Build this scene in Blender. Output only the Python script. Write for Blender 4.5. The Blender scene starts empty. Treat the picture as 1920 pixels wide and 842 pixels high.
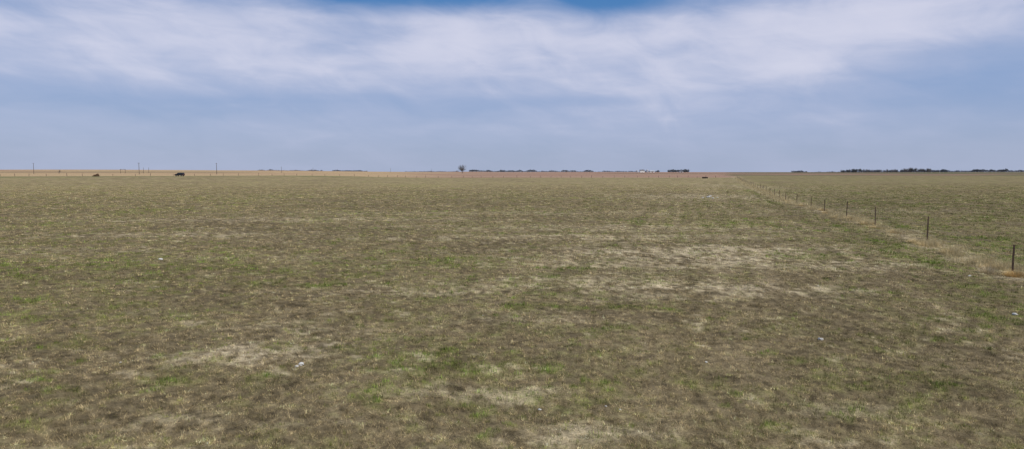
import bpy, bmesh, math, random
import numpy as np
from mathutils import Vector, Matrix
random.seed(7); rng=np.random.default_rng(11)
scene=bpy.context.scene
scene.view_settings.view_transform='Standard'; scene.view_settings.look='None'; scene.view_settings.exposure=0
COL=scene.collection
H=4.0; F=1280.0; YH=322.5
def gp(px,py):
    D=H*F/(py-YH); return ((px-960)/F*D, D)
# ---------------- numpy noise
def vnoise(x,y,seed=0):
    xi=np.floor(x).astype(np.int64); yi=np.floor(y).astype(np.int64)
    xf=x-xi; yf=y-yi
    u=xf*xf*(3-2*xf); v=yf*yf*(3-2*yf)
    def h(a,b):
        n=(a*374761393+b*668265263+seed*974634777)&0xffffffff
        n=((n^(n>>13))*1274126177)&0xffffffff
        n=((n^(n>>16))*2246822519)&0xffffffff
        return ((n^(n>>15))&0xffffff)/float(0xffffff)
    a=h(xi,yi);b=h(xi+1,yi);c=h(xi,yi+1);d=h(xi+1,yi+1)
    return (a*(1-u)+b*u)*(1-v)+(c*(1-u)+d*u)*v
def fbm(x,y,octv=4,seed=0):
    s=0;a=1;t=0
    ang=0.6
    for i in range(octv):
        s=s+a*(vnoise(x,y,seed+i*17)-.5); t+=a*a
        x,y=(x*math.cos(ang)-y*math.sin(ang))*2.03+13.1,(x*math.sin(ang)+y*math.cos(ang))*2.03+7.7
        a*=.6
    return s/math.sqrt(t)*4.0   # ~unit std
def ss(a,b,x):
    t=np.clip((x-a)/(b-a),0,1); return t*t*(3-2*t)
def terrain(x,y):
    x=np.asarray(x,float); y=np.asarray(y,float)
    r=np.sqrt(x*x+y*y)+1e-6
    z=1.7*ss(150,380,y)*(1-ss(-150,-50,x))*ss(0,1,y)
    az=x/np.maximum(y,1)
    far=ss(800,2600,r)
    z=z+far*(3.0+ (1-ss(-.36,-.12,az))*5.5+1.2*np.sin(az*9+1))
    z=z*(1-.4*ss(3500,9000,r))
    z=z+.03*fbm(x*.35,y*.35,3,5)*(1-ss(60,160,r))
    return z
def tz(x,y): return float(terrain(np.array([x]),np.array([y]))[0])
def boundary(x): return 480+.06*x-95*ss(90,260,-x)
# fence curve
fy=np.array([14,26.6,38.2,50.2,58.9,69.2,75.3,83.9,93.1,150,213,366,640.])
fx=np.array([16.3,19.66,23.34,26.78,28.9,31.7,33.0,35.0,37.3,54.5,73.4,121.6,208.])
def fenceX(y): return np.interp(y,fy,fx)+0.0
bare=[(430,662,1.4,.6,1.1),(560,622,1.3,.5,.6),(1300,480,5.5,1.8,.9),(1150,500,3.5,1.1,.7),(340,440,4.5,1.3,1),(1450,548,2.4,.8,.9),(1380,490,3,1.0,.8),
(1600,502,2.4,.9,.8),(1000,600,1.6,.6,.5),(1320,368,10,9,1.1),(1390,350,7,28,.8),(1100,445,8,1.4,.9),(820,742,.8,.3,.6),(1080,822,1.2,.4,.8),(530,412,12,2,.8),
(1420,465,4.5,1.2,.9),(1120,530,3.4,.9,.8),(960,740,.8,.4,.6),(250,590,1.6,.4,.3),(1180,470,6,.8,.7),(700,550,2.4,.5,.4),(1250,545,2.8,.6,.7),(90,470,4,1.0,.5),
(900,400,15,2.2,.5),(480,485,3.2,.7,.5),(1560,780,.8,.3,.4),(350,800,.9,.3,.6),(1210,560,2,.4,.6),(780,545,2.4,.5,.5),(1650,395,9,2.5,.5),(1000,425,9,1.2,.6),(620,800,.8,.25,.5),(1250,430,8,1.4,.6)]
green=[(1390,635,.7,.5,1.1),(1445,672,.6,.28,1),(730,765,.45,.28,1.1),(1190,645,.5,.35,.8),(510,712,.5,.24,1),(60,725,.45,.24,1),(850,765,.35,.18,.8),
(600,660,.6,.22,.8),(420,505,1.5,.7,.9),(950,575,1.2,.4,.9),(1130,578,1.0,.5,.9),(1020,465,1.3,.6,.9),(720,430,2.2,1.0,.9),(1870,450,2.8,2.2,1.1),(1820,738,.5,.25,.9),
(1130,765,.5,.22,.8),(140,745,.5,.22,.8),(880,510,1.6,.7,.9),(1080,505,1.5,.6,1),(950,518,1.3,.5,1),(1500,480,2.4,1.2,.8),(560,525,2,.8,.7),(860,550,1.1,.45,.8),(1700,620,1.6,.7,.7),
(300,520,1.8,.7,.7),(1210,455,1.4,.5,.9),(620,535,1.5,.5,.8),(1860,560,1.8,.9,.7),(1560,720,.8,.35,.7),(180,650,.8,.3,.6),(760,640,.6,.25,.5),(1500,690,.5,.22,.8),(330,720,.5,.2,.7),(1650,780,.5,.2,.8),(1640,545,1.6,.6,.7),(1800,640,1.2,.4,.6),(1680,700,.7,.3,.6),(980,690,.6,.25,.4)]
def blobs(x,y,L,seed):
    n1=fbm(x*1.6,y*1.6,4,seed); n2=fbm(x*1.6,y*1.6,4,seed+50)
    out=np.zeros_like(x)
    for px,py,rx,ry,a in L:
        X,Y=gp(px,py)
        m=(np.abs(x-X)<rx*4)&(np.abs(y-Y)<ry*5)
        if not m.any(): continue
        dx=(x[m]-X)/rx+.6*n1[m]; dy=(y[m]-Y)/ry+.6*n2[m]
        out[m]+=a*np.exp(-(dx*dx+dy*dy)*.7)
    return np.clip(out,0,1.1)
def fields(x,y):
    """greenness 0..1, bareness 0..1, brightness"""
    r=np.sqrt(x*x+y*y)
    n0=fbm(x*.035,y*.035,3,1); n1=fbm(x*.13,y*.16,4,2); n2=fbm(x*.6,y*.7,4,3); n3=fbm(x*2.1,y*2.1,3,4); n4=fbm(x*6.3,y*6.3,2,6); n5=fbm(x*17,y*17,2,61)
    s=x-fenceX(np.clip(y,14,640))
    bias=-.06+.30*ss(-18,2,s)+.28*np.exp(-((y-27-.1*x)/9.)**2)*(1-ss(0,10,x)) 
    bias=bias+.08*ss(1.5,8,s)*ss(45,110,y)+.30*np.exp(-((s+2.5)/.9)**2)-.28*ss(60,250,r)
    g=bias+.14*n0+.22*n1+.36*n2+.46*n3+.36*n4+.15*n5
    g=ss(-.9,2.1,g)
    g=np.maximum(g,1.15*blobs(x,y,green,21)*ss(-1.0,1.0,.5*n2+.8*n3+.35+.45*n4))
    g=np.maximum(g,.85*ss(1.5,2.3,fbm(x*1.3,y*1.3,3,77)+.35*n4+.3*bias))
    b=blobs(x,y,bare,33)*ss(-.9,1.1,.5*n2+n3*.7+.35+.6*n4)
    b=np.maximum(b,.65*ss(1.0,2.3,.35*fbm(x*.22,y*.45,4,8)+.6*fbm(x*1.3,y*1.8,3,9)-.4*g+.6*n3+.45*n4))
    # mowing lines and wheel ruts parallel to the fence
    st=np.clip(fbm(s*1.9,y*.012,1,15),-1.6,1.6)
    win=ss(-24,-17,s)*(1-ss(-2.6,-1.5,s))*ss(8,18,y)*(1-ss(330,450,y))*ss(-1.6,.6,n1)
    b=np.clip(b+win*.08*np.clip(st+.3*n3,0,3),0,1); g=np.clip(g-.08*win*st,0,1)
    fs=np.exp(-((s-.2+.45*n2)/(.6+.0055*y))**2)*ss(10,16,y)*ss(-1.0,.9,n2+.7*n3+.2)
    b=np.maximum(b,.75*fs); g=g*(1-.7*fs)
    br=1+.05*n0+.06*n1+.05*fbm(x*.9,y*.9,2,14)+.10*n3+.17*n4+.13*n5*(1-ss(30,80,r))
    br=br*(1-.12*ss(1.5,8,s)*ss(35,90,y))*(1+.05*win*st)
    return np.clip(g,0,1),np.clip(b,0,1),np.clip(br,.45,1.8)
STRAW=np.array([.50,.385,.20]); DEAD=np.array([.265,.205,.112]); SOIL=np.array([.105,.080,.046])
PALE=np.array([.66,.53,.34]); GRN=np.array([.130,.165,.036]); OLV=np.array([.175,.170,.054])
def lerp(a,b,t): return a*(1-t[:,None])+b*t[:,None]
# ---------------- mesh helpers
def mk(name,verts,faces,mat=None,parent=None,loc=(0,0,0),smooth=False):
    me=bpy.data.meshes.new(name); me.from_pydata([tuple(v) for v in verts],[],faces); me.update()
    o=bpy.data.objects.new(name,me); COL.objects.link(o); o.location=loc
    if mat: me.materials.append(mat)
    if parent: o.parent=parent
    return o
def bigmesh(name,V,F,mat):
    me=bpy.data.meshes.new(name); nv=len(V); nf,k=F.shape
    me.vertices.add(nv); me.vertices.foreach_set('co',V.astype(np.float32).ravel())
    me.loops.add(nf*k); me.loops.foreach_set('vertex_index',F.astype(np.int32).ravel())
    me.polygons.add(nf); me.polygons.foreach_set('loop_start',np.arange(0,nf*k,k,dtype=np.int32))
    me.update(calc_edges=True)
    me.materials.append(mat)
    o=bpy.data.objects.new(name,me); COL.objects.link(o); return o
def setcol(me,C,domain):
    a=me.attributes.new('Col','FLOAT_COLOR',domain)
    a.data.foreach_set('color',np.hstack([C,np.ones((len(C),1))]).astype(np.float32).ravel())
def tube(pts,rads,n=6):
    V=[];Fc=[]
    for i,(p,r) in enumerate(zip(pts,rads)):
        p=Vector(p)
        d=(Vector(pts[min(i+1,len(pts)-1)])-Vector(pts[max(i-1,0)])).normalized()
        a=d.cross(Vector((0.13,1,.21))).normalized(); b=d.cross(a)
        for k in range(n):
            t=2*math.pi*k/n; V.append(p+a*math.cos(t)*r+b*math.sin(t)*r)
    for i in range(len(pts)-1):
        for k in range(n):
            Fc.append((i*n+k,i*n+(k+1)%n,(i+1)*n+(k+1)%n,(i+1)*n+k))
    Fc.append(tuple(range(n))[::-1]); Fc.append(tuple((len(pts)-1)*n+k for k in range(n)))
    return V,Fc
def join(parts):
    V=[];Fc=[]
    for v,f in parts:
        o=len(V); V+=list(v); Fc+=[tuple(i+o for i in q) for q in f]
    return V,Fc
def box(cx,cy,cz,sx,sy,sz,tp=1.0):
    V=[]
    for z,k in ((-1,1),(1,tp)):
        for x,y in ((-1,-1),(1,-1),(1,1),(-1,1)): V.append(Vector((cx+x*sx/2*k,cy+y*sy/2*k,cz+z*sz/2)))
    return V,[(3,2,1,0),(4,5,6,7),(0,1,5,4),(1,2,6,5),(2,3,7,6),(3,0,4,7)]
def top(o,label,cat,group=None):
    o['label']=label; o['category']=cat
    if group: o['group']=group
def empty(name,loc,label,cat,group=None,rz=0):
    e=bpy.data.objects.new(name,None); COL.objects.link(e); e.location=loc; e.rotation_euler=(0,0,rz); e.empty_display_size=.5
    top(e,label,cat,group); return e
# ---------------- materials
def mat_noise(name,c1,c2,scale=8,rough=.85,metal=0,spec=.2,coord='Object'):
    m=bpy.data.materials.new(name); m.use_nodes=True; N=m.node_tree.nodes; L=m.node_tree.links
    b=N['Principled BSDF']; b.inputs['Roughness'].default_value=rough; b.inputs['Metallic'].default_value=metal
    b.inputs['Specular IOR Level'].default_value=spec
    tc=N.new('ShaderNodeTexCoord'); nz=N.new('ShaderNodeTexNoise'); nz.inputs['Scale'].default_value=scale; nz.inputs['Detail'].default_value=5
    r=N.new('ShaderNodeValToRGB'); r.color_ramp.elements[0].position=.35; r.color_ramp.elements[1].position=.65
    r.color_ramp.elements[0].color=(*c1,1); r.color_ramp.elements[1].color=(*c2,1)
    L.new(tc.outputs[coord],nz.inputs['Vector']); L.new(nz.outputs['Fac'],r.inputs['Fac']); L.new(r.outputs['Color'],b.inputs['Base Color'])
    return m
def ground_mat():
    m=bpy.data.materials.new('pasture_ground'); m.use_nodes=True; N=m.node_tree.nodes; L=m.node_tree.links
    b=N['Principled BSDF']; b.inputs['Roughness'].default_value=.95; b.inputs['Specular IOR Level'].default_value=.05
    at=N.new('ShaderNodeAttribute'); at.attribute_name='Col'
    ge=N.new('ShaderNodeNewGeometry')
    def nz(s,d):
        n=N.new('ShaderNodeTexNoise'); n.inputs['Scale'].default_value=s; n.inputs['Detail'].default_value=d; n.inputs['Roughness'].default_value=.65
        L.new(ge.outputs['Position'],n.inputs['Vector']); return n
    a=nz(22,6); c=nz(3.2,6)
    ad=N.new('ShaderNodeMath'); ad.operation='ADD'; L.new(a.outputs['Fac'],ad.inputs[0]); L.new(c.outputs['Fac'],ad.inputs[1])
    mr=N.new('ShaderNodeMapRange'); mr.inputs['From Min'].default_value=.72; mr.inputs['From Max'].default_value=1.28
    mr.inputs['To Min'].default_value=.4; mr.inputs['To Max'].default_value=1.55; L.new(ad.outputs[0],mr.inputs['Value'])
    mx=N.new('ShaderNodeVectorMath'); mx.operation='SCALE'; L.new(at.outputs['Color'],mx.inputs[0]); L.new(mr.outputs[0],mx.inputs['Scale'])
    L.new(mx.outputs[0],b.inputs['Base Color'])
    bp=N.new('ShaderNodeBump'); bp.inputs['Strength'].default_value=.6; bp.inputs['Distance'].default_value=.05
    L.new(ad.outputs[0],bp.inputs['Height']); L.new(bp.outputs[0],b.inputs['Normal'])
    return m
def blade_mat(name):
    m=bpy.data.materials.new(name); m.use_nodes=True; N=m.node_tree.nodes; L=m.node_tree.links
    N.remove(N['Principled BSDF']); out=N['Material Output']
    at=N.new('ShaderNodeAttribute'); at.attribute_name='Col'
    ge=N.new('ShaderNodeNewGeometry'); n=N.new('ShaderNodeTexNoise'); n.inputs['Scale'].default_value=10; n.inputs['Detail'].default_value=3
    L.new(ge.outputs['Position'],n.inputs['Vector'])
    mr=N.new('ShaderNodeMapRange'); mr.inputs['From Min'].default_value=.3; mr.inputs['From Max'].default_value=.7; mr.inputs['To Min'].default_value=.55; mr.inputs['To Max'].default_value=1.45
    L.new(n.outputs['Fac'],mr.inputs['Value'])
    sc=N.new('ShaderNodeVectorMath'); sc.operation='SCALE'; L.new(at.outputs['Color'],sc.inputs[0]); L.new(mr.outputs[0],sc.inputs['Scale'])
    d=N.new('ShaderNodeBsdfDiffuse'); t=N.new('ShaderNodeBsdfTranslucent'); mx=N.new('ShaderNodeMixShader'); mx.inputs[0].default_value=.2
    L.new(sc.outputs[0],d.inputs['Color']); L.new(sc.outputs[0],t.inputs['Color'])
    L.new(d.outputs[0],mx.inputs[1]); L.new(t.outputs[0],mx.inputs[2]); L.new(mx.outputs[0],out.inputs['Surface'])
    return m
M_bark=mat_noise('grey_bark',(.09,.078,.07),(.17,.15,.13),6)
M_twig=mat_noise('bare_twigs',(.10,.095,.095),(.18,.165,.16),1)  # twig grey lightened so the colour carries some distance haze
M_ever=mat_noise('hazed_foliage',(.060,.067,.073),(.12,.125,.13),.6)  # bluish grey: distance haze painted into the foliage colour
M_steel=mat_noise('weathered_post_steel',(.060,.040,.030),(.15,.100,.070),14,.75,.2)
M_wood=mat_noise('weathered_wood',(.06,.045,.035),(.13,.10,.08),9)
M_wire=mat_noise('galvanised_wire',(.12,.11,.10),(.20,.18,.16),20,.5,.4)
M_rock=mat_noise('pale_limestone',(.36,.34,.30),(.64,.62,.58),18)
M_paint=mat_noise('dark_vehicle_paint',(.010,.011,.014),(.018,.019,.023),3,.4,0,.3)
M_glass=mat_noise('vehicle_glass',(.02,.025,.03),(.03,.035,.04),2,.1,0,.5)
M_rub=mat_noise('tyre_rubber',(.012,.012,.012),(.022,.022,.022),10)
M_rim=mat_noise('wheel_metal',(.2,.2,.2),(.3,.3,.3),10,.4,.8)
M_lamp=mat_noise('lamp_lens',(.35,.05,.03),(.5,.08,.05),10,.3)
M_white=mat_noise('white_siding',(.68,.68,.66),(.82,.82,.80),1)
M_roof=mat_noise('grey_shingle',(.10,.10,.11),(.17,.17,.18),2)
M_gal=mat_noise('galvanised_bin',(.42,.44,.46),(.58,.6,.62),1,.45,.3)
M_red=mat_noise('barn_siding',(.16,.06,.045),(.24,.09,.07),1)
M_tank=mat_noise('dark_tank',(.02,.018,.016),(.05,.04,.032),3)
M_water=mat_noise('tank_water',(.02,.03,.04),(.03,.04,.05),3,.05)
M_brush=mat_noise('rusty_brush',(.12,.075,.045),(.22,.14,.085),1.5)
# ---------------- ground
rings=np.concatenate([[.4,.9,1.5],np.geomspace(2.2,16000,740)])
azs=np.concatenate([np.radians(np.arange(-46,46.01,.25)),np.radians(np.arange(51,310,6.0))])
na=len(azs); nr=len(rings)
R,A=np.meshgrid(rings,azs,indexing='ij')
X=(R*np.sin(A)).ravel(); Y=(R*np.cos(A)).ravel()
X=np.append(X,0);Y=np.append(Y,0)
Z=terrain(X,Y)
V=np.stack([X,Y,Z],1)
i=np.arange(nr-1)[:,None]; j=np.arange(na)[None,:]; j2=(j+1)%na
Fq=np.stack([i*na+j,i*na+j2+0*i,(i+1)*na+j2,(i+1)*na+j],-1).reshape(-1,4)[:,::-1]
g,b,br=fields(X,Y); r=np.sqrt(X*X+Y*Y)
under=lerp(SOIL[None],DEAD[None],np.full_like(X,.5))
base=lerp(under,OLV[None]*.7,g*.85); base=lerp(base,PALE[None]*.66,b*.8)
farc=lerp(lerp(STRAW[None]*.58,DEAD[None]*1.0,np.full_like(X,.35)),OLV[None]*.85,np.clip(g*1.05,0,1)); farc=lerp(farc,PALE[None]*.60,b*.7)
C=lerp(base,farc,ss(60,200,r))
C*=br[:,None]
# far fields
az=X/np.maximum(Y,1)
n=fbm(X*.01,Y*.01,3,40); bound=boundary(X)
brown=np.array([.29,.172,.118]); gold=np.array([.44,.31,.165]); tan=np.array([.34,.228,.155]); dk=np.array([.12,.115,.06])
rows=fbm(X*.004,Y*.012,3,41)
fc=lerp(brown[None],tan[None],ss(-1,1.5,rows))
fc=lerp(fc,gold[None],(1-ss(-.20,-.04,az+.02*n))*ss(-1.0,.1,rows+.6)*.85)
fc=lerp(fc,dk[None],ss(1100,1200,r)*(1-ss(1500,1700,r))*ss(-.6,.4,fbm(X*.003,Y*.002,2,44))*.35)
fc=lerp(fc,np.array([[.26,.18,.135]]),ss(2200,4500,r)*.6)  # haze painted in: farthest fields fade to a muted tone
isf=ss(0,12,Y-bound)*(1-ss(.31,.335,az))
C=lerp(C,fc,isf)
right=ss(.30,.33,az)*ss(700,760,Y); C=lerp(C,lerp(brown[None],dk[None],ss(-.5,.5,rows+.3)),right)
C=lerp(C,np.array([[.12,.145,.055]]),.5*np.exp(-((Y-(bound-40))/25.)**2)*(1-ss(-.3,-.15,az)))
C=lerp(C,gold[None]*.95,.7*np.exp(-((Y-bound)/9.)**2)*(az<.31)*(1-.7*ss(-.2,0,az)))
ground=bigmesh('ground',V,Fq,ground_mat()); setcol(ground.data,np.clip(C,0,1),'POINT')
bm=bmesh.new(); bm.from_mesh(ground.data); bm.verts.ensure_lookup_table()
lay=[bm.verts[k] for k in range(na)]; cv=bm.verts[len(V)-1]
for k in range(na): bm.faces.new((lay[k],cv,lay[(k+1)%na]))
bm.normal_update(); bm.to_mesh(ground.data); bm.free()
ground.data.polygons.foreach_set('use_smooth',np.ones(len(ground.data.polygons),bool))
ground['kind']='structure'
# ---------------- grass blades
def blades(name,x,y,L,W,tilt,col,mat,rot=None):
    n=len(x); z=terrain(x,y)-.004
    th=rng.uniform(0,2*np.pi,n); ph=rng.uniform(0,2*np.pi,n)
    dx=np.cos(th)*W/2; dy=np.sin(th)*W/2
    tx=np.sin(tilt)*np.cos(ph)*L; ty=np.sin(tilt)*np.sin(ph)*L; tzz=np.cos(tilt)*L
    V=np.empty((n,3,3)); V[:,0]=np.stack([x-dx,y-dy,z],1); V[:,1]=np.stack([x+dx,y+dy,z],1); V[:,2]=np.stack([x+tx,y+ty,z+tzz+.006],1)
    o=bigmesh(name,V.reshape(-1,3),np.arange(3*n).reshape(-1,3),mat); setcol(o.data,np.clip(col,0,1),'FACE'); return o
K=10; NB=1500000//K*K; Dm=260.
clump=NB//K
D=7.0*np.exp(rng.uniform(0,1,clump)*math.log(Dm/7.0))
xx=rng.uniform(-1,1,clump)*(.80*D+2.5); yy=D
D=np.repeat(D,K); cs=.023*(D/8)**.75
x=np.repeat(xx,K)+rng.normal(0,1,NB)*cs; y=np.repeat(yy,K)+rng.normal(0,1,NB)*cs
crnd=np.repeat(rng.uniform(0,1,clump),K); cbr=np.repeat(rng.lognormal(-.09,.48,clump),K); chh=np.repeat(rng.lognormal(0,.28,clump),K)
g,b,br=fields(x,y)
keep=rng.uniform(0,1,NB)>(b*.5); x,y,D,g,b,br,crnd,cbr,chh=[q[keep] for q in (x,y,D,g,b,br,crnd,cbr,chh)]; n=len(x)
rn=.78*crnd+.22*rng.uniform(0,1,n)
isg=(rn<(.12+.86*g)*.95)
q=rng.uniform(0,1,n)
cstraw=lerp(DEAD[None],STRAW[None]*1.12,q**.9); cstraw=lerp(cstraw,PALE[None]*1.05,b*.75); 
strong=np.clip((g-.55)*2.1,0,1)
cgr=lerp(OLV[None],GRN[None],np.clip(strong+.25*(rng.uniform(0,1,n)-.3),0,1))*(.75+.6*rng.uniform(0,1,n))[:,None]
cgr=lerp(cgr,np.array([[.135,.21,.034]]),.75*strong**2)
col=np.where(isg[:,None],cgr,cstraw)*(br*np.clip(cbr,.35,2.4))[:,None]
far=(D/8)
Ls=np.where(isg,rng.uniform(.028,.060,n)*(1+.9*strong),rng.uniform(.028,.075,n))*np.minimum(1+.10*(far-1),1.8)*chh
W=np.where(isg,.0046,.0042)*(1+.75*(far-1))
W=np.minimum(W,.05)
tl=np.where(isg,np.abs(rng.normal(0,.5,n)),np.radians(rng.uniform(20,84,n)))
Ls*=1-.6*ss(150,260,D)
o=blades('grass',x,y,Ls,W,tl,col,blade_mat('grass_blades')); o['kind']='stuff'
# tall dry grass on the fence line
nc=11000
yy=14*np.exp(rng.uniform(0,1,nc)*math.log(470/14.)); sx=rng.normal(0,.38,nc)*(1+yy/220)
dens=ss(-.2,1.6,fbm(yy*.6,sx*.9,3,60)+.2)
kp=rng.uniform(0,1,len(yy))<.06+.94*dens; yy=yy[kp]; sx=sx[kp]; dens=dens[kp]
yy0=np.repeat(yy,18); m=len(yy0); sc=np.minimum(yy0/30,6)
x=np.repeat(fenceX(yy)+sx+.05,18)+rng.normal(0,.05,m)*np.sqrt(sc); y=yy0+rng.normal(0,.07,m)*sc
Lf=rng.uniform(.10,.46,m)*(.35+.85*np.repeat(dens,18))*(1+.2*ss(60,200,yy0))
q=rng.uniform(0,1,m)
cc=lerp(np.array([[.34,.27,.14]]),np.array([[.70,.58,.34]]),q)*np.repeat(rng.lognormal(0,.22,len(yy)),18)[:,None]
o=blades('dry_grass',x,y,Lf,.0075*np.clip(sc,1,4),np.abs(rng.normal(0,.6,m)),cc,blade_mat('dry_grass_blades')); o['kind']='stuff'
# golden tufts at the posts
def tuft(x0,y0,rad,h,nb,c1,c2,label,cat='grass tuft'):
    t=np.sqrt(rng.uniform(0,1,nb)); ph=rng.uniform(0,6.283,nb)
    xs=t*np.cos(ph)*rad; ys=t*np.sin(ph)*rad; zs=np.zeros(nb); L=h*rng.uniform(.4,1.0,nb)*(1-.4*t)
    tl=.15+t*.75*rng.uniform(.5,1.2,nb); w=.010
    V=np.empty((nb,3,3)); dx=np.cos(ph+1.57)*w/2; dy=np.sin(ph+1.57)*w/2
    V[:,0]=np.stack([xs-dx,ys-dy,zs],1);V[:,1]=np.stack([xs+dx,ys+dy,zs],1);V[:,2]=np.stack([xs+np.sin(tl)*np.cos(ph)*L,ys+np.sin(tl)*np.sin(ph)*L,np.cos(tl)*L],1)
    o=bigmesh('grass_tuft',V.reshape(-1,3),np.arange(3*nb).reshape(-1,3),M_tuft); o.location=(x0,y0,tz(x0,y0)-.01)
    setcol(o.data,lerp(np.array([c1]),np.array([c2]),rng.uniform(0,1,nb)),'FACE'); top(o,label,cat,'dry grass tufts along the fence'); return o
M_tuft=blade_mat('tuft_blades')
tuft(19.4,26.1,.38,.42,1000,(.36,.24,.10),(.66,.47,.21),'golden brown dry grass tuft at the base of a steel post')
tuft(18.95,27.0,.33,.55,420,(.42,.34,.2),(.74,.62,.42),'pale wispy dry weed beside the fence post')
tuft(19.9,28.2,.4,.32,700,(.42,.31,.15),(.7,.54,.28),'golden dry grass tuft under the fence wires')
for yq in (33.5,36.8,38.6,44.5,49.0,51.5,57.2,59.8,66,70.5,80,88):
    tuft(float(fenceX(yq))+random.uniform(-.5,.3),yq,random.uniform(.35,.75),random.uniform(.4,.65),850,(.40,.31,.16),(.72,.58,.33),'straw coloured dry grass tuft under the fence wires')
# ---------------- fence
def tpost_mesh():
    P=[]
    P.append(box(0,0,.70,.070,.012,1.40)); P.append(box(0,.028,.70,.014,.045,1.398))
    for k in range(18): P.append(box(0,-.010,.28+k*.062,.018,.010,.02))
    P.append(box(0,.02,-.05,.14,.006,.2))
    return join(P)
fence=empty('wire_fence',(19.66,26.6,tz(19.66,26.6)),'long wire fence on rusty steel posts crossing the pasture','fence')
py=[26.6,38.2,50.2,58.9,69.2,75.3,83.9,93.1]; hs=[1.2,1.52,1.42,1.5,1.28,1.2,1.18,1.15]
yv=93.1
while yv<465:
    yv+=random.uniform(8.6,10.4) if yv<300 else random.uniform(10,13.5)
    py.append(yv); hs.append(random.uniform(1.12,1.35))
py=[16.5]+py; hs=[1.35]+hs
vm=tpost_mesh(); proto=None; base0=Vector(fence.location)
tops=[]
for yv,h in zip(py,hs):
    xv=float(fenceX(yv)); zv=tz(xv,yv)
    if proto is None: o=mk('fence_post',vm[0],vm[1],M_steel); proto=o
    else: o=proto.copy(); COL.objects.link(o)
    o.parent=fence; o.location=Vector((xv,yv,zv))-base0
    lx,ly=random.gauss(0,.025),random.gauss(0,.022)+.012
    o.rotation_euler=(lx,ly,-.28+random.gauss(0,.1)); o.scale=(1,1,h/1.4)
    tops.append((xv,yv,zv,h,ly,lx))
for k,fr in enumerate((.26,.44,.62,.80,.95)):
    pts=[]
    for i,(a,bq,c,h,ly,lx) in enumerate(tops):
        zz=fr*1.15
        pts.append(Vector((a+ly*zz-.012,bq-lx*zz-.012,c+zz))-base0)
    full=[]
    for i in range(len(pts)-1):
        full.append(pts[i]); full.append((pts[i]+pts[i+1])/2+Vector((0,0,-.02)))
    full.append(pts[-1])
    v,f=tube(full,[.0036]*len(full),4)
    mk('wire',v,f,M_wire,fence)
# cross fence on the far edge of the pasture
cf=empty('wire_fence',(0,480,0),'low wooden post fence along the far edge of the pasture','fence')
proto=None; xs=-310; cp=[]
while xs<148:
    yv=float(boundary(np.array(float(xs))))-3
    h=random.uniform(.7,1.1)
    if proto is None:
        v,f=tube([(0,0,-.2),(.01,0,.7),(0,0,1.6)],[.10,.095,.09],7); o=mk('fence_post',v,f,M_wood); proto=o
    else: o=proto.copy(); COL.objects.link(o)
    o.parent=cf; o.location=(xs,yv-480,tz(xs,yv)); o.scale=(1,1,h); o.rotation_euler=(random.gauss(0,.04),random.gauss(0,.04),0)
    cp.append((xs,yv-480,tz(xs,yv)))
    xs+=random.uniform(5.5,9.5)
for zz in (.5,1.0):
    v,f=tube([(a,c-.1,d+zz) for a,c,d in cp],[.003]*len(cp),4); mk('wire',v,f,M_wire,cf)
# ---------------- rocks
def rock(x,y,s,lab,sq=.55):
    bm=bmesh.new(); bmesh.ops.create_icosphere(bm,subdivisions=3,radius=1)
    sd=random.randint(0,999)
    for v in bm.verts:
        c=v.co; k=1+.22*float(fbm(np.array([c.x*1.3+c.z]),np.array([c.y*1.3-c.z]),3,sd)[0])*.6
        v.co=Vector((c.x*k,c.y*k*.8,c.z*k*sq))
    me=bpy.data.meshes.new('rock'); bm.to_mesh(me); bm.free(); me.materials.append(M_rock)
    o=bpy.data.objects.new('rock',me); COL.objects.link(o); o.scale=(s,s,s); o.location=(x,y,tz(x,y)+s*sq*.4); o.rotation_euler=(random.uniform(-.2,.2),random.uniform(-.2,.2),random.uniform(0,6))
    top(o,lab,'rock','pale stones lying in the grass')
for px,pyy,s in ((557,690,.07),(549,693,.04),(296,488,.10),(1548,638,.07),(1916,594,.08),(1826,519,.06),(1331,687,.03),(905,596,.025),(1013,772,.03),(1140,766,.022),(212,684,.03),(1168,775,.025)):
    X_,Y_=gp(px,pyy); rock(X_,Y_,s,'small pale limestone rock lying in short grass')
for px,pyy,s in ((1318,371,.18),(1328,370,.32),(1337,372,.22),(1332,368,.24),(1345,371,.16)):
    X_,Y_=gp(px,pyy); rock(X_,Y_,s,'larger pale stone in a heap among golden dry grass',.45)
# ---------------- utility poles
def utility_pole(x,y,h,lab,rz=0,style=0):
    e=empty('utility_pole',(x,y,tz(x,y)),lab,'utility pole','wooden utility poles beyond the pasture',rz)
    v,f=tube([(0,0,-.3),(0,0,h*.5),(0,0,h)],[.26,.22,.17],8); mk('pole',v,f,M_wood,e)
    if style==0:
        v,f=box(0,-.23,h-.6,2.2,.1,.12); mk('crossarm',v,f,M_wood,e)
        for k in (-.95,-.35,.35,.95):
            v,f=tube([(k,-.23,h-.539),(k,-.23,h-.45),(k,-.23,h-.38)],[.05,.07,.03],8); mk('insulator',v,f,M_gal,e)
    else:
        v,f=tube([(0,0,h+.001),(0,0,h+.1),(0,0,h+.2)],[.05,.07,.03],8); mk('insulator',v,f,M_gal,e)
def at(px,D): return ((px-960)/F*D,D)
for px,D_,h,st in ((66,760,12.2,0),(263,640,11.0,0),(408,660,11.0,0),(529,1100,10,0),(588,1400,9,0),(733,1500,9,0),(271,900,8,1),(281,950,8,1),(810,1700,9,0)):
    X_,Y_=at(px,D_); utility_pole(X_,Y_,h,'tall wooden utility pole standing in dry field' if st==0 else 'slim single wooden pole in dry field',.3,st)
X_,Y_=at(232.5,900); e=empty('gate_frame',(X_,Y_,tz(X_,Y_)),'two wooden uprights joined by a high crossbar over a field entrance','gate frame')
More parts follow.
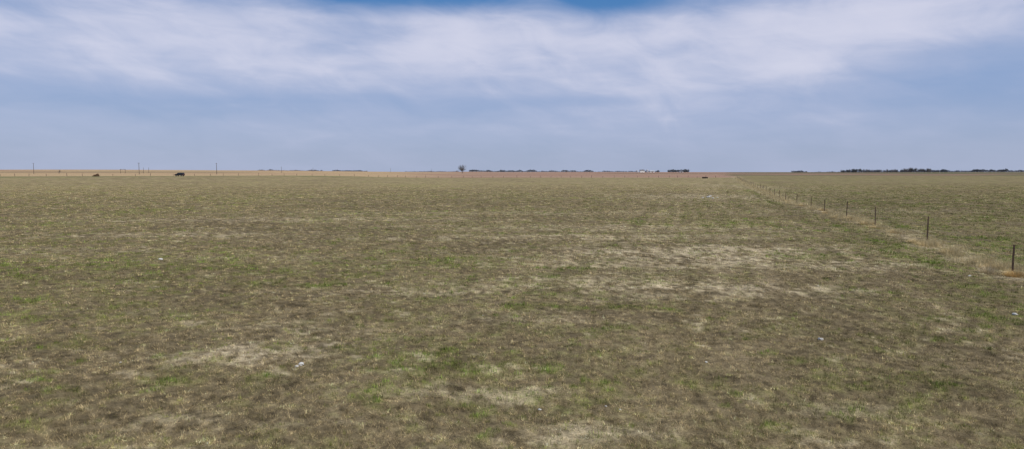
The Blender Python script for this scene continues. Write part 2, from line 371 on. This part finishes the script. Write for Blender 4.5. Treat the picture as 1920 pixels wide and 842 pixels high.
for k in (-3.2,3.2):
    v,f=tube([(k,0,-.3),(k,0,5.6)],[.22,.2],8); mk('upright',v,f,M_wood,e)
v,f=tube([(-3.9,-.38,5.3),(3.9,-.38,5.3)],[.15,.15],8); mk('crossbar',v,f,M_wood,e)
# ---------------- trees (unit height 10 m: short trunk, limbs reaching through a rounded crown)
def tree_meshes(seed,crownmat,wr=.5,low=.12,ntw=3000,size=.45,thin=.12,nl=22):
    rs=random.Random(seed); r2=np.random.default_rng(seed); h=10.
    parts=[tube([(0,0,-.3),(.1,0,h*.12),(.0,.1,h*.3),(.1,.1,h*.55)],[.42,.33,.26,.14],8)]
    cz=h*(low+1)/2; rz=h*(1-low)/2; rx=h*wr
    tips=[]
    for k in range(nl):
        u=Vector((rs.gauss(0,1),rs.gauss(0,1),rs.gauss(.25,1))).normalized()
        k1=rs.uniform(.78,1.05)
        tip=Vector((u.x*rx*k1,u.y*rx*k1,cz+u.z*rz*k1))
        st=Vector((0,.05,h*rs.uniform(.14,.42))); st.z=min(st.z,max(tip.z-.3,h*.1))
        mid=st.lerp(tip,.5)+Vector((rs.uniform(-.4,.4),rs.uniform(-.4,.4),rs.uniform(.1,.7)))
        parts.append(tube([st,st.lerp(mid,.5),mid,mid.lerp(tip,.5),tip],[.17,.13,.10,.06,.02],5))
        for q in range(9):
            t=rs.uniform(.35,1); p=mid.lerp(tip,(t-.5)*2) if t>.5 else st.lerp(mid,t*2)
            e_=p+Vector((rs.gauss(0,1),rs.gauss(0,1),rs.gauss(.3,1))).normalized()*rs.uniform(.8,1.8)
            parts.append(tube([p,e_],[.05,.015],3)); tips.append(e_); tips.append(p.lerp(e_,.5))
        tips.append(tip)
    v,f=join(parts); me=bpy.data.meshes.new('trunk'); me.from_pydata([tuple(q) for q in v],[],f); me.materials.append(M_bark)
    T=np.array([tuple(t) for t in tips]); T=T[r2.integers(0,len(T),ntw)]
    c=T+r2.normal(0,.38,(ntw,3)); a=r2.normal(0,1,(ntw,3)); a/=np.linalg.norm(a,axis=1)[:,None]; b_=r2.normal(0,1,(ntw,3)); b_/=np.linalg.norm(b_,axis=1)[:,None]
    s=size*r2.uniform(.5,1.4,(ntw,1))
    o=bigmesh('crown',np.stack([c-a*s,c+a*s,c+b_*s*thin],1).reshape(-1,3),np.arange(3*ntw).reshape(-1,3),crownmat); cm=o.data; bpy.data.objects.remove(o)
    return me,cm
def tree(ms,x,y,h,lab,group=None,rz=0,wx=1,lean=0):
    e=empty('tree',(x,y,tz(x,y)),lab,'tree',group,rz)
    e.rotation_euler=(0,lean,rz)
    s=h/10.; e.scale=(s*wx,s*wx,s)
    for nm,me in (('trunk',ms[0]),('crown',ms[1])):
        o=bpy.data.objects.new(nm,me); COL.objects.link(o); o.parent=e
T1=tree_meshes(3,M_twig,.50,.16,3400,.5,.08,30)
T2=tree_meshes(5,M_twig,.46,.08,3000,.5,.22); T3=tree_meshes(9,M_ever,.5,.06,3000,.5,.35); T4=tree_meshes(15,M_ever,.42,.05,2600,.5,.35); T5=tree_meshes(22,M_twig,.55,.25,1400,.4,.1,14)
X_,Y_=at(867,1300); tree(T1,X_,Y_,16.2,'lone bare rounded tree standing in open stubble field',wx=1.05)
X_,Y_=at(113,800); tree(T5,X_,Y_,5,'small leaning bare tree in dry field',wx=.8,lean=.3)
G='trees of a distant shelterbelt'
px=1576
while px<1745:
    D_=random.uniform(2050,2400); X_,Y_=at(px,D_)
    hh=8.0+6.5*math.exp(-((px-1715)/22)**2)+3.5*math.exp(-((px-1605)/25)**2)+random.uniform(-1.5,2.8)
    tree(random.choice((T1,T2,T3,T4)),X_,Y_,hh,'mature bushy tree in a distant farm shelterbelt',G,random.uniform(0,6),random.uniform(.95,1.3))
    px+=random.uniform(3.5,7)
def treeline(pts,h0,h1,per,lab,mat,wid=10):
    Vs=[]; 
    for (pxa,pxb,Da,Db,hs_) in pts:
        npx=max(2,int((pxb-pxa)*per))
        for k in range(npx):
            t=(k+random.random())/npx; p=pxa+(pxb-pxa)*t; D_=Da+(Db-Da)*t+random.uniform(-30,30)
            x_,y_=at(p,D_); hh=random.uniform(h0,h1)*hs_*(.5+1.0*float(vnoise(np.array([p*.12]),np.array([3.]),5)[0])); z0=tz(x_,y_)
            nn=60; u=rng.normal(0,1,(nn,3)); u/=np.linalg.norm(u,axis=1)[:,None]; rr=rng.uniform(.3,1,(nn,1))**.5
            c=u*rr*np.array([[hh*.55,hh*.42,hh*.5]])+np.array([[x_,y_,z0+hh*.5]])
            a=rng.normal(0,1,(nn,3))*hh*.12; b2=rng.normal(0,1,(nn,3))*hh*.12
            Vs.append(np.stack([c-a,c+a,c+b2],1).reshape(-1,3))
    V=np.concatenate(Vs); o=bigmesh('tree_line',V,np.arange(len(V)).reshape(-1,3),mat); o['kind']='stuff'; o['label']=lab
M_far=mat_noise('hazed_woodland',(.068,.078,.092),(.11,.118,.13),.05,coord='Object')  # horizon trees tinted bluish, aerial haze baked into the colour
treeline([(880,1112,2900,2900,.9),(760,860,3000,2900,.45),(625,690,2900,2900,.6),(484,605,2900,2950,.6)],5.5,8,.8,'dark distant tree line on the horizon',M_far)
treeline([(1112,1192,3100,3100,.55),(1192,1235,2300,2300,.6),(1252,1290,2500,2500,1.0),(1483,1512,2900,2900,1.0),(1512,1575,2900,2900,.45),(1745,1925,2500,2450,.95),(1575,1745,2500,2400,.8)],5.5,8.5,.7,'dark shelterbelt trees along the horizon',M_far)
# ---------------- farmstead
def house(x,y,w,d,h,rh,wall,roof,lab,rz,cat='house',chim=True):
    nm='farmhouse' if cat=='house' else 'barn'
    e=empty(nm,(x,y,tz(x,y)),lab,cat,None,rz)
    V=[(-w/2,-d/2,0),(w/2,-d/2,0),(w/2,d/2,0),(-w/2,d/2,0),(-w/2,-d/2,h),(w/2,-d/2,h),(w/2,d/2,h),(-w/2,d/2,h),(-w/2,0,h+rh),(w/2,0,h+rh)]
    mk('wall',V,[(0,1,5,4),(2,3,7,6),(1,2,6,9,5),(3,0,4,8,7)],wall,e)
    o=.5; t=.15; k=rh/(d/2)
    V=[];Fc=[]
    for s in (-1,1):
        b0=len(V)
        for zz in (.02,t+.02):
            V+=[(-w/2-o,s*(d/2+o),h-k*o+zz),(w/2+o,s*(d/2+o),h-k*o+zz),(w/2+o,s*.01,h+rh+zz),(-w/2-o,s*.01,h+rh+zz)]
        Fc+=[tuple(b0+q for q in f) for f in ((0,1,2,3),(4,5,6,7),(0,1,5,4),(1,2,6,5),(2,3,7,6),(3,0,4,7))]
    r_=mk('roof',V,Fc,roof,e)
    if chim: v,f=box(w*.2,.8,h+rh+.4,.8,.8,1.8); mk('chimney',v,f,M_red,r_)
    for q in (-.3,.3):
        v,f=box(q*w,-d/2-.03,h*.5,1.2,.06,1.5); mk('window',v,f,M_glass,e)
    v,f=box(0,-d/2-.03,1.05,1.1 if chim else 3.2,.06,2.1 if chim else 3.0); mk('door',v,f,M_wood,e)
X_,Y_=at(1203,2000); house(X_,Y_,13,9,5.4,2.6,M_white,M_roof,'white two storey farmhouse with grey gabled roof',.1)
X_,Y_=at(1222,2020); house(X_,Y_,13,10,4.2,2.4,M_white,M_gal,'white farm shed with pale metal roof',-.1,'barn',False)
X_,Y_=at(1276,2020); house(X_,Y_,10,8,3.2,1.8,M_gal,M_roof,'grey metal farm shed among trees',.2,'barn',False)
def grain_bin(x,y,r_,h,lab):
    e=empty('grain_bin',(x,y,tz(x,y)),lab,'grain bin','galvanised grain bins at the farmstead')
    v,f=tube([(0,0,0),(0,0,h*.5),(0,0,h)],[r_]*3,20); mk('wall',v,f,M_gal,e)
    v,f=tube([(0,0,h+.01),(0,0,h+r_*.5),(0,0,h+r_*.52)],[r_*1.04,r_*.12,r_*.1],20); mk('roof',v,f,M_gal,e)
    v,f=box(0,-r_-.01,1.1,.9,.1,2); mk('door',v,f,M_roof,e)
for q,rr,hh in ((1213,3,7.5),(1194,3.2,5.5)):
    X_,Y_=at(q,1980); grain_bin(X_,Y_,rr,hh,'round galvanised grain bin with conical roof')
# ---------------- dark parked SUV
def car(x,y,rz):
    e=empty('parked_car',(x,y,tz(x,y)),'dark parked sport utility vehicle standing on the pasture','car',None,rz)
    prof=[(-2.45,.45),(-2.5,.95),(-2.42,1.15),(-2.1,1.88),(-1.9,1.95),(.35,1.95),(.55,1.90),(1.2,1.28),(2.2,1.12),(2.45,.95),(2.48,.45)]
    V=[];n=len(prof)
    for s in (-1,1):
        for a,z in prof:
            w=.97 if z<1.3 else .80
            V.append((a,s*w,z))
    Fc=[tuple(range(n)),tuple(range(2*n-1,n-1,-1))]+[(i,n+i,n+(i+1)%n,(i+1)%n) for i in range(n)]
    o=mk('body',V,Fc,M_paint,e)
    for s in (-1,1):
        for a,b_ in ((-1.95,-.95),(-.85,.0),(.1,.72)):
            q=(.15 if b_>.5 else 0)
            Vw=[(a,s*.975,1.32),(b_+q,s*.975,1.32),(b_-q*1.5,s*.83,1.82),(a+.05,s*.83,1.82)]
            mk('window',Vw,[(0,1,2,3)],M_glass,e)
    mk('windscreen',[(1.17,-.78,1.33),(1.17,.78,1.33),(.60,.72,1.88),(.60,-.72,1.88)],[(0,1,2,3)],M_glass,e)
    for a in (-1.5,1.5):
        for s in (-1,1):
            w=bpy.data.objects.new('wheel',None); COL.objects.link(w); w.parent=e; w.location=(a,s*.86,.39)
            v,f=tube([(0,-.13,0),(0,-.08,0),(0,.08,0),(0,.13,0)],[.34,.39,.39,.34],18); mk('tyre',v,f,M_rub,w)
            v,f=tube([(0,-.14,0),(0,.14,0)],[.22,.22],14); mk('rim',v,f,M_rim,w)
    for s in (-1,1):
        v,f=box(2.47,s*.72,.85,.06,.32,.16); mk('headlight',v,f,M_white,e)
        v,f=box(-2.5,s*.8,1.0,.06,.18,.3); mk('tail_light',v,f,M_lamp,e)
X_,Y_=at(338.5,372); car(X_,Y_,math.pi-.15)
def brush(px,D_,w,h,lab):
    x_,y_=at(px,D_); n_=2600
    u=rng.normal(0,1,(n_,3)); u/=np.linalg.norm(u,axis=1)[:,None]; u[:,2]=np.abs(u[:,2]); rr=rng.uniform(.1,1,(n_,1))**.5
    lump=1+.25*np.sin(u[:,0:1]*5)+.2*np.sin(u[:,1:2]*7)
    c=u*rr*lump*np.array([[w/2,w/2.5,h*.8]]); a=rng.normal(0,1,(n_,3))*.18; b2=rng.normal(0,1,(n_,3))*.06
    o=bigmesh('brush_pile',np.stack([c-a,c+a,c+b2],1).reshape(-1,3),np.arange(3*n_).reshape(-1,3),M_brush); o.location=(x_,y_,tz(x_,y_)); top(o,lab,'brush pile')
brush(183,360,3.1,1.4,'rusty brown brush pile on the pasture')
X_,Y_=at(1321,430); e=empty('stock_tank',(X_,Y_,tz(X_,Y_)),'dark low round livestock water tank on the pasture','water tank')
n_=28;V=[];Fc=[]
for rr,z in ((1.75,0),(1.8,.75),(1.84,.78),(1.84,.86),(1.74,.86),(1.7,.1)):
    for k in range(n_): V.append((rr*math.cos(6.2832*k/n_),rr*math.sin(6.2832*k/n_),z))
for i in range(5):
    for k in range(n_): Fc.append((i*n_+k,i*n_+(k+1)%n_,(i+1)*n_+(k+1)%n_,(i+1)*n_+k))
mk('tank_wall',V,Fc,M_tank,e)
mk('water',[(1.71*math.cos(6.2832*k/n_),1.71*math.sin(6.2832*k/n_),.7) for k in range(n_)],[tuple(range(n_))],M_water,e)
# ---------------- camera
cam=bpy.data.cameras.new('camera'); co=bpy.data.objects.new('camera',cam); COL.objects.link(co); scene.camera=co
cam.sensor_width=36; cam.lens=24; cam.clip_start=.1; cam.clip_end=40000
co.location=(0,0,H); co.rotation_euler=(math.radians(90)-math.atan((421-YH)/F),0,0)
# ---------------- light
EL=math.radians(47); AZ=math.radians(125) # compass from +Y clockwise
s=bpy.data.lights.new('sun','SUN'); s.energy=3.6; s.angle=math.radians(.8); s.color=(1,.96,.88)
so=bpy.data.objects.new('sun',s); COL.objects.link(so)
dv=Vector((math.sin(AZ)*math.cos(EL),math.cos(AZ)*math.cos(EL),math.sin(EL)))
so.rotation_euler=dv.to_track_quat('Z','Y').to_euler()
w=bpy.data.worlds.new('World'); scene.world=w; w.use_nodes=True; N=w.node_tree.nodes; L=w.node_tree.links; N.clear()
out=N.new('ShaderNodeOutputWorld'); sky=N.new('ShaderNodeTexSky'); sky.sky_type='NISHITA'; sky.sun_disc=False; sky.sun_elevation=EL; sky.sun_rotation=AZ
def math_(op,a,b=None,c=None,clamp=False):
    m=N.new('ShaderNodeMath'); m.operation=op; m.use_clamp=clamp
    for k,v in enumerate((a,b,c)):
        if v is None: continue
        if isinstance(v,(int,float)): m.inputs[k].default_value=v
        else: L.new(v,m.inputs[k])
    return m.outputs[0]
def sstep(v,a,b,lo=0,hi=1):
    m=N.new('ShaderNodeMapRange'); m.interpolation_type='SMOOTHSTEP'
    m.inputs['From Min'].default_value=a; m.inputs['From Max'].default_value=b; m.inputs['To Min'].default_value=lo; m.inputs['To Max'].default_value=hi
    L.new(v,m.inputs['Value']); return m.outputs[0]
tc=N.new('ShaderNodeTexCoord'); sp=N.new('ShaderNodeSeparateXYZ'); L.new(tc.outputs['Generated'],sp.inputs[0])
azn=math_('ARCTAN2',sp.outputs[0],sp.outputs[1]); el=math_('ARCSINE',sp.outputs[2])
def noise(sx,sy,scale,detail,dist,off,rough=.55,sh=.15):
    c=N.new('ShaderNodeCombineXYZ'); L.new(math_('MULTIPLY',azn,sx),c.inputs[0]); L.new(math_('MULTIPLY_ADD',azn,sh,math_('MULTIPLY',el,sy)),c.inputs[1]); c.inputs[2].default_value=off
    n=N.new('ShaderNodeTexNoise'); n.inputs['Scale'].default_value=scale; n.inputs['Detail'].default_value=detail; n.inputs['Distortion'].default_value=dist; n.inputs['Roughness'].default_value=rough
    L.new(c.outputs[0],n.inputs['Vector']); return n.outputs['Fac']
nA=noise(1,2.6,3.7,7,.4,3.3,.50,.2); nB=noise(1.1,3.0,10,6,.6,7.7,.55,.4); nC=noise(1,9,2.8,5,.3,1.7,.5,-.15)
def gauss(px,py_,rx,ry,amp):
    a0=math.atan((px-960)/F); e0=(YH-py_)/F
    dx=math_('MULTIPLY',math_('SUBTRACT',azn,a0),F/rx); dy=math_('MULTIPLY',math_('SUBTRACT',el,e0),F/ry)
    dd=math_('ADD',math_('MULTIPLY',dx,dx),math_('MULTIPLY',dy,dy))
    return math_('MULTIPLY',math_('EXPONENT',math_('MULTIPLY',dd,-1)),amp)
cov=math_('MULTIPLY_ADD',math_('SUBTRACT',nA,.5),1.2,math_('MULTIPLY',math_('SUBTRACT',nB,.5),.85))
cov=math_('ADD',cov,math_('MULTIPLY',math_('SUBTRACT',nC,.5),.8))
cov=math_('ADD',cov,sstep(el,.02,.16,.02,.32))
for gq in ((1350,110,400,90,.42),(850,140,340,75,.38),(300,75,420,75,.30),(60,150,260,60,.14),(950,60,150,40,.25),(1680,70,330,70,.38),(450,120,240,60,.18),(1250,210,400,40,.15),
           (640,6,100,30,-.9),(800,4,120,34,-1.05),(1110,18,120,20,-1.0),(920,14,80,14,-.5),(1880,175,190,55,-.6),(1090,192,170,12,-.45),(250,208,420,26,-.25),(200,0,300,14,-.2),(1700,200,200,25,-.25)):
    cov=math_('ADD',cov,gauss(*gq))
mask=sstep(cov,-.5,.95)
def rgb(c): n=N.new('ShaderNodeRGB'); n.outputs[0].default_value=(*c,1); return n.outputs[0]
def mix(f,a,b_):
    m=N.new('ShaderNodeMix'); m.data_type='RGBA'; 
    if isinstance(f,float): m.inputs[0].default_value=f
    else: L.new(f,m.inputs[0])
    L.new(a,m.inputs[6]); L.new(b_,m.inputs[7]); return m.outputs[2]
clear=mix(sstep(el,.14,.25),rgb((.27,.385,.64)),rgb((.06,.21,.50)))
clear=mix(sstep(el,.0,.12),rgb((.375,.445,.62)),clear)
cloud=mix(sstep(cov,.2,1.3),rgb((.47,.525,.73)),rgb((.70,.71,.86)))
veil=mix(mask,clear,cloud)
b1=N.new('ShaderNodeBackground'); b1.inputs[1].default_value=.07; L.new(sky.outputs[0],b1.inputs[0])
b2=N.new('ShaderNodeBackground'); b2.inputs[1].default_value=1.0; L.new(veil,b2.inputs[0])
ms=N.new('ShaderNodeMixShader'); ms.inputs[0].default_value=.88; L.new(b1.outputs[0],ms.inputs[1]); L.new(b2.outputs[0],ms.inputs[2]); L.new(ms.outputs[0],out.inputs['Surface'])
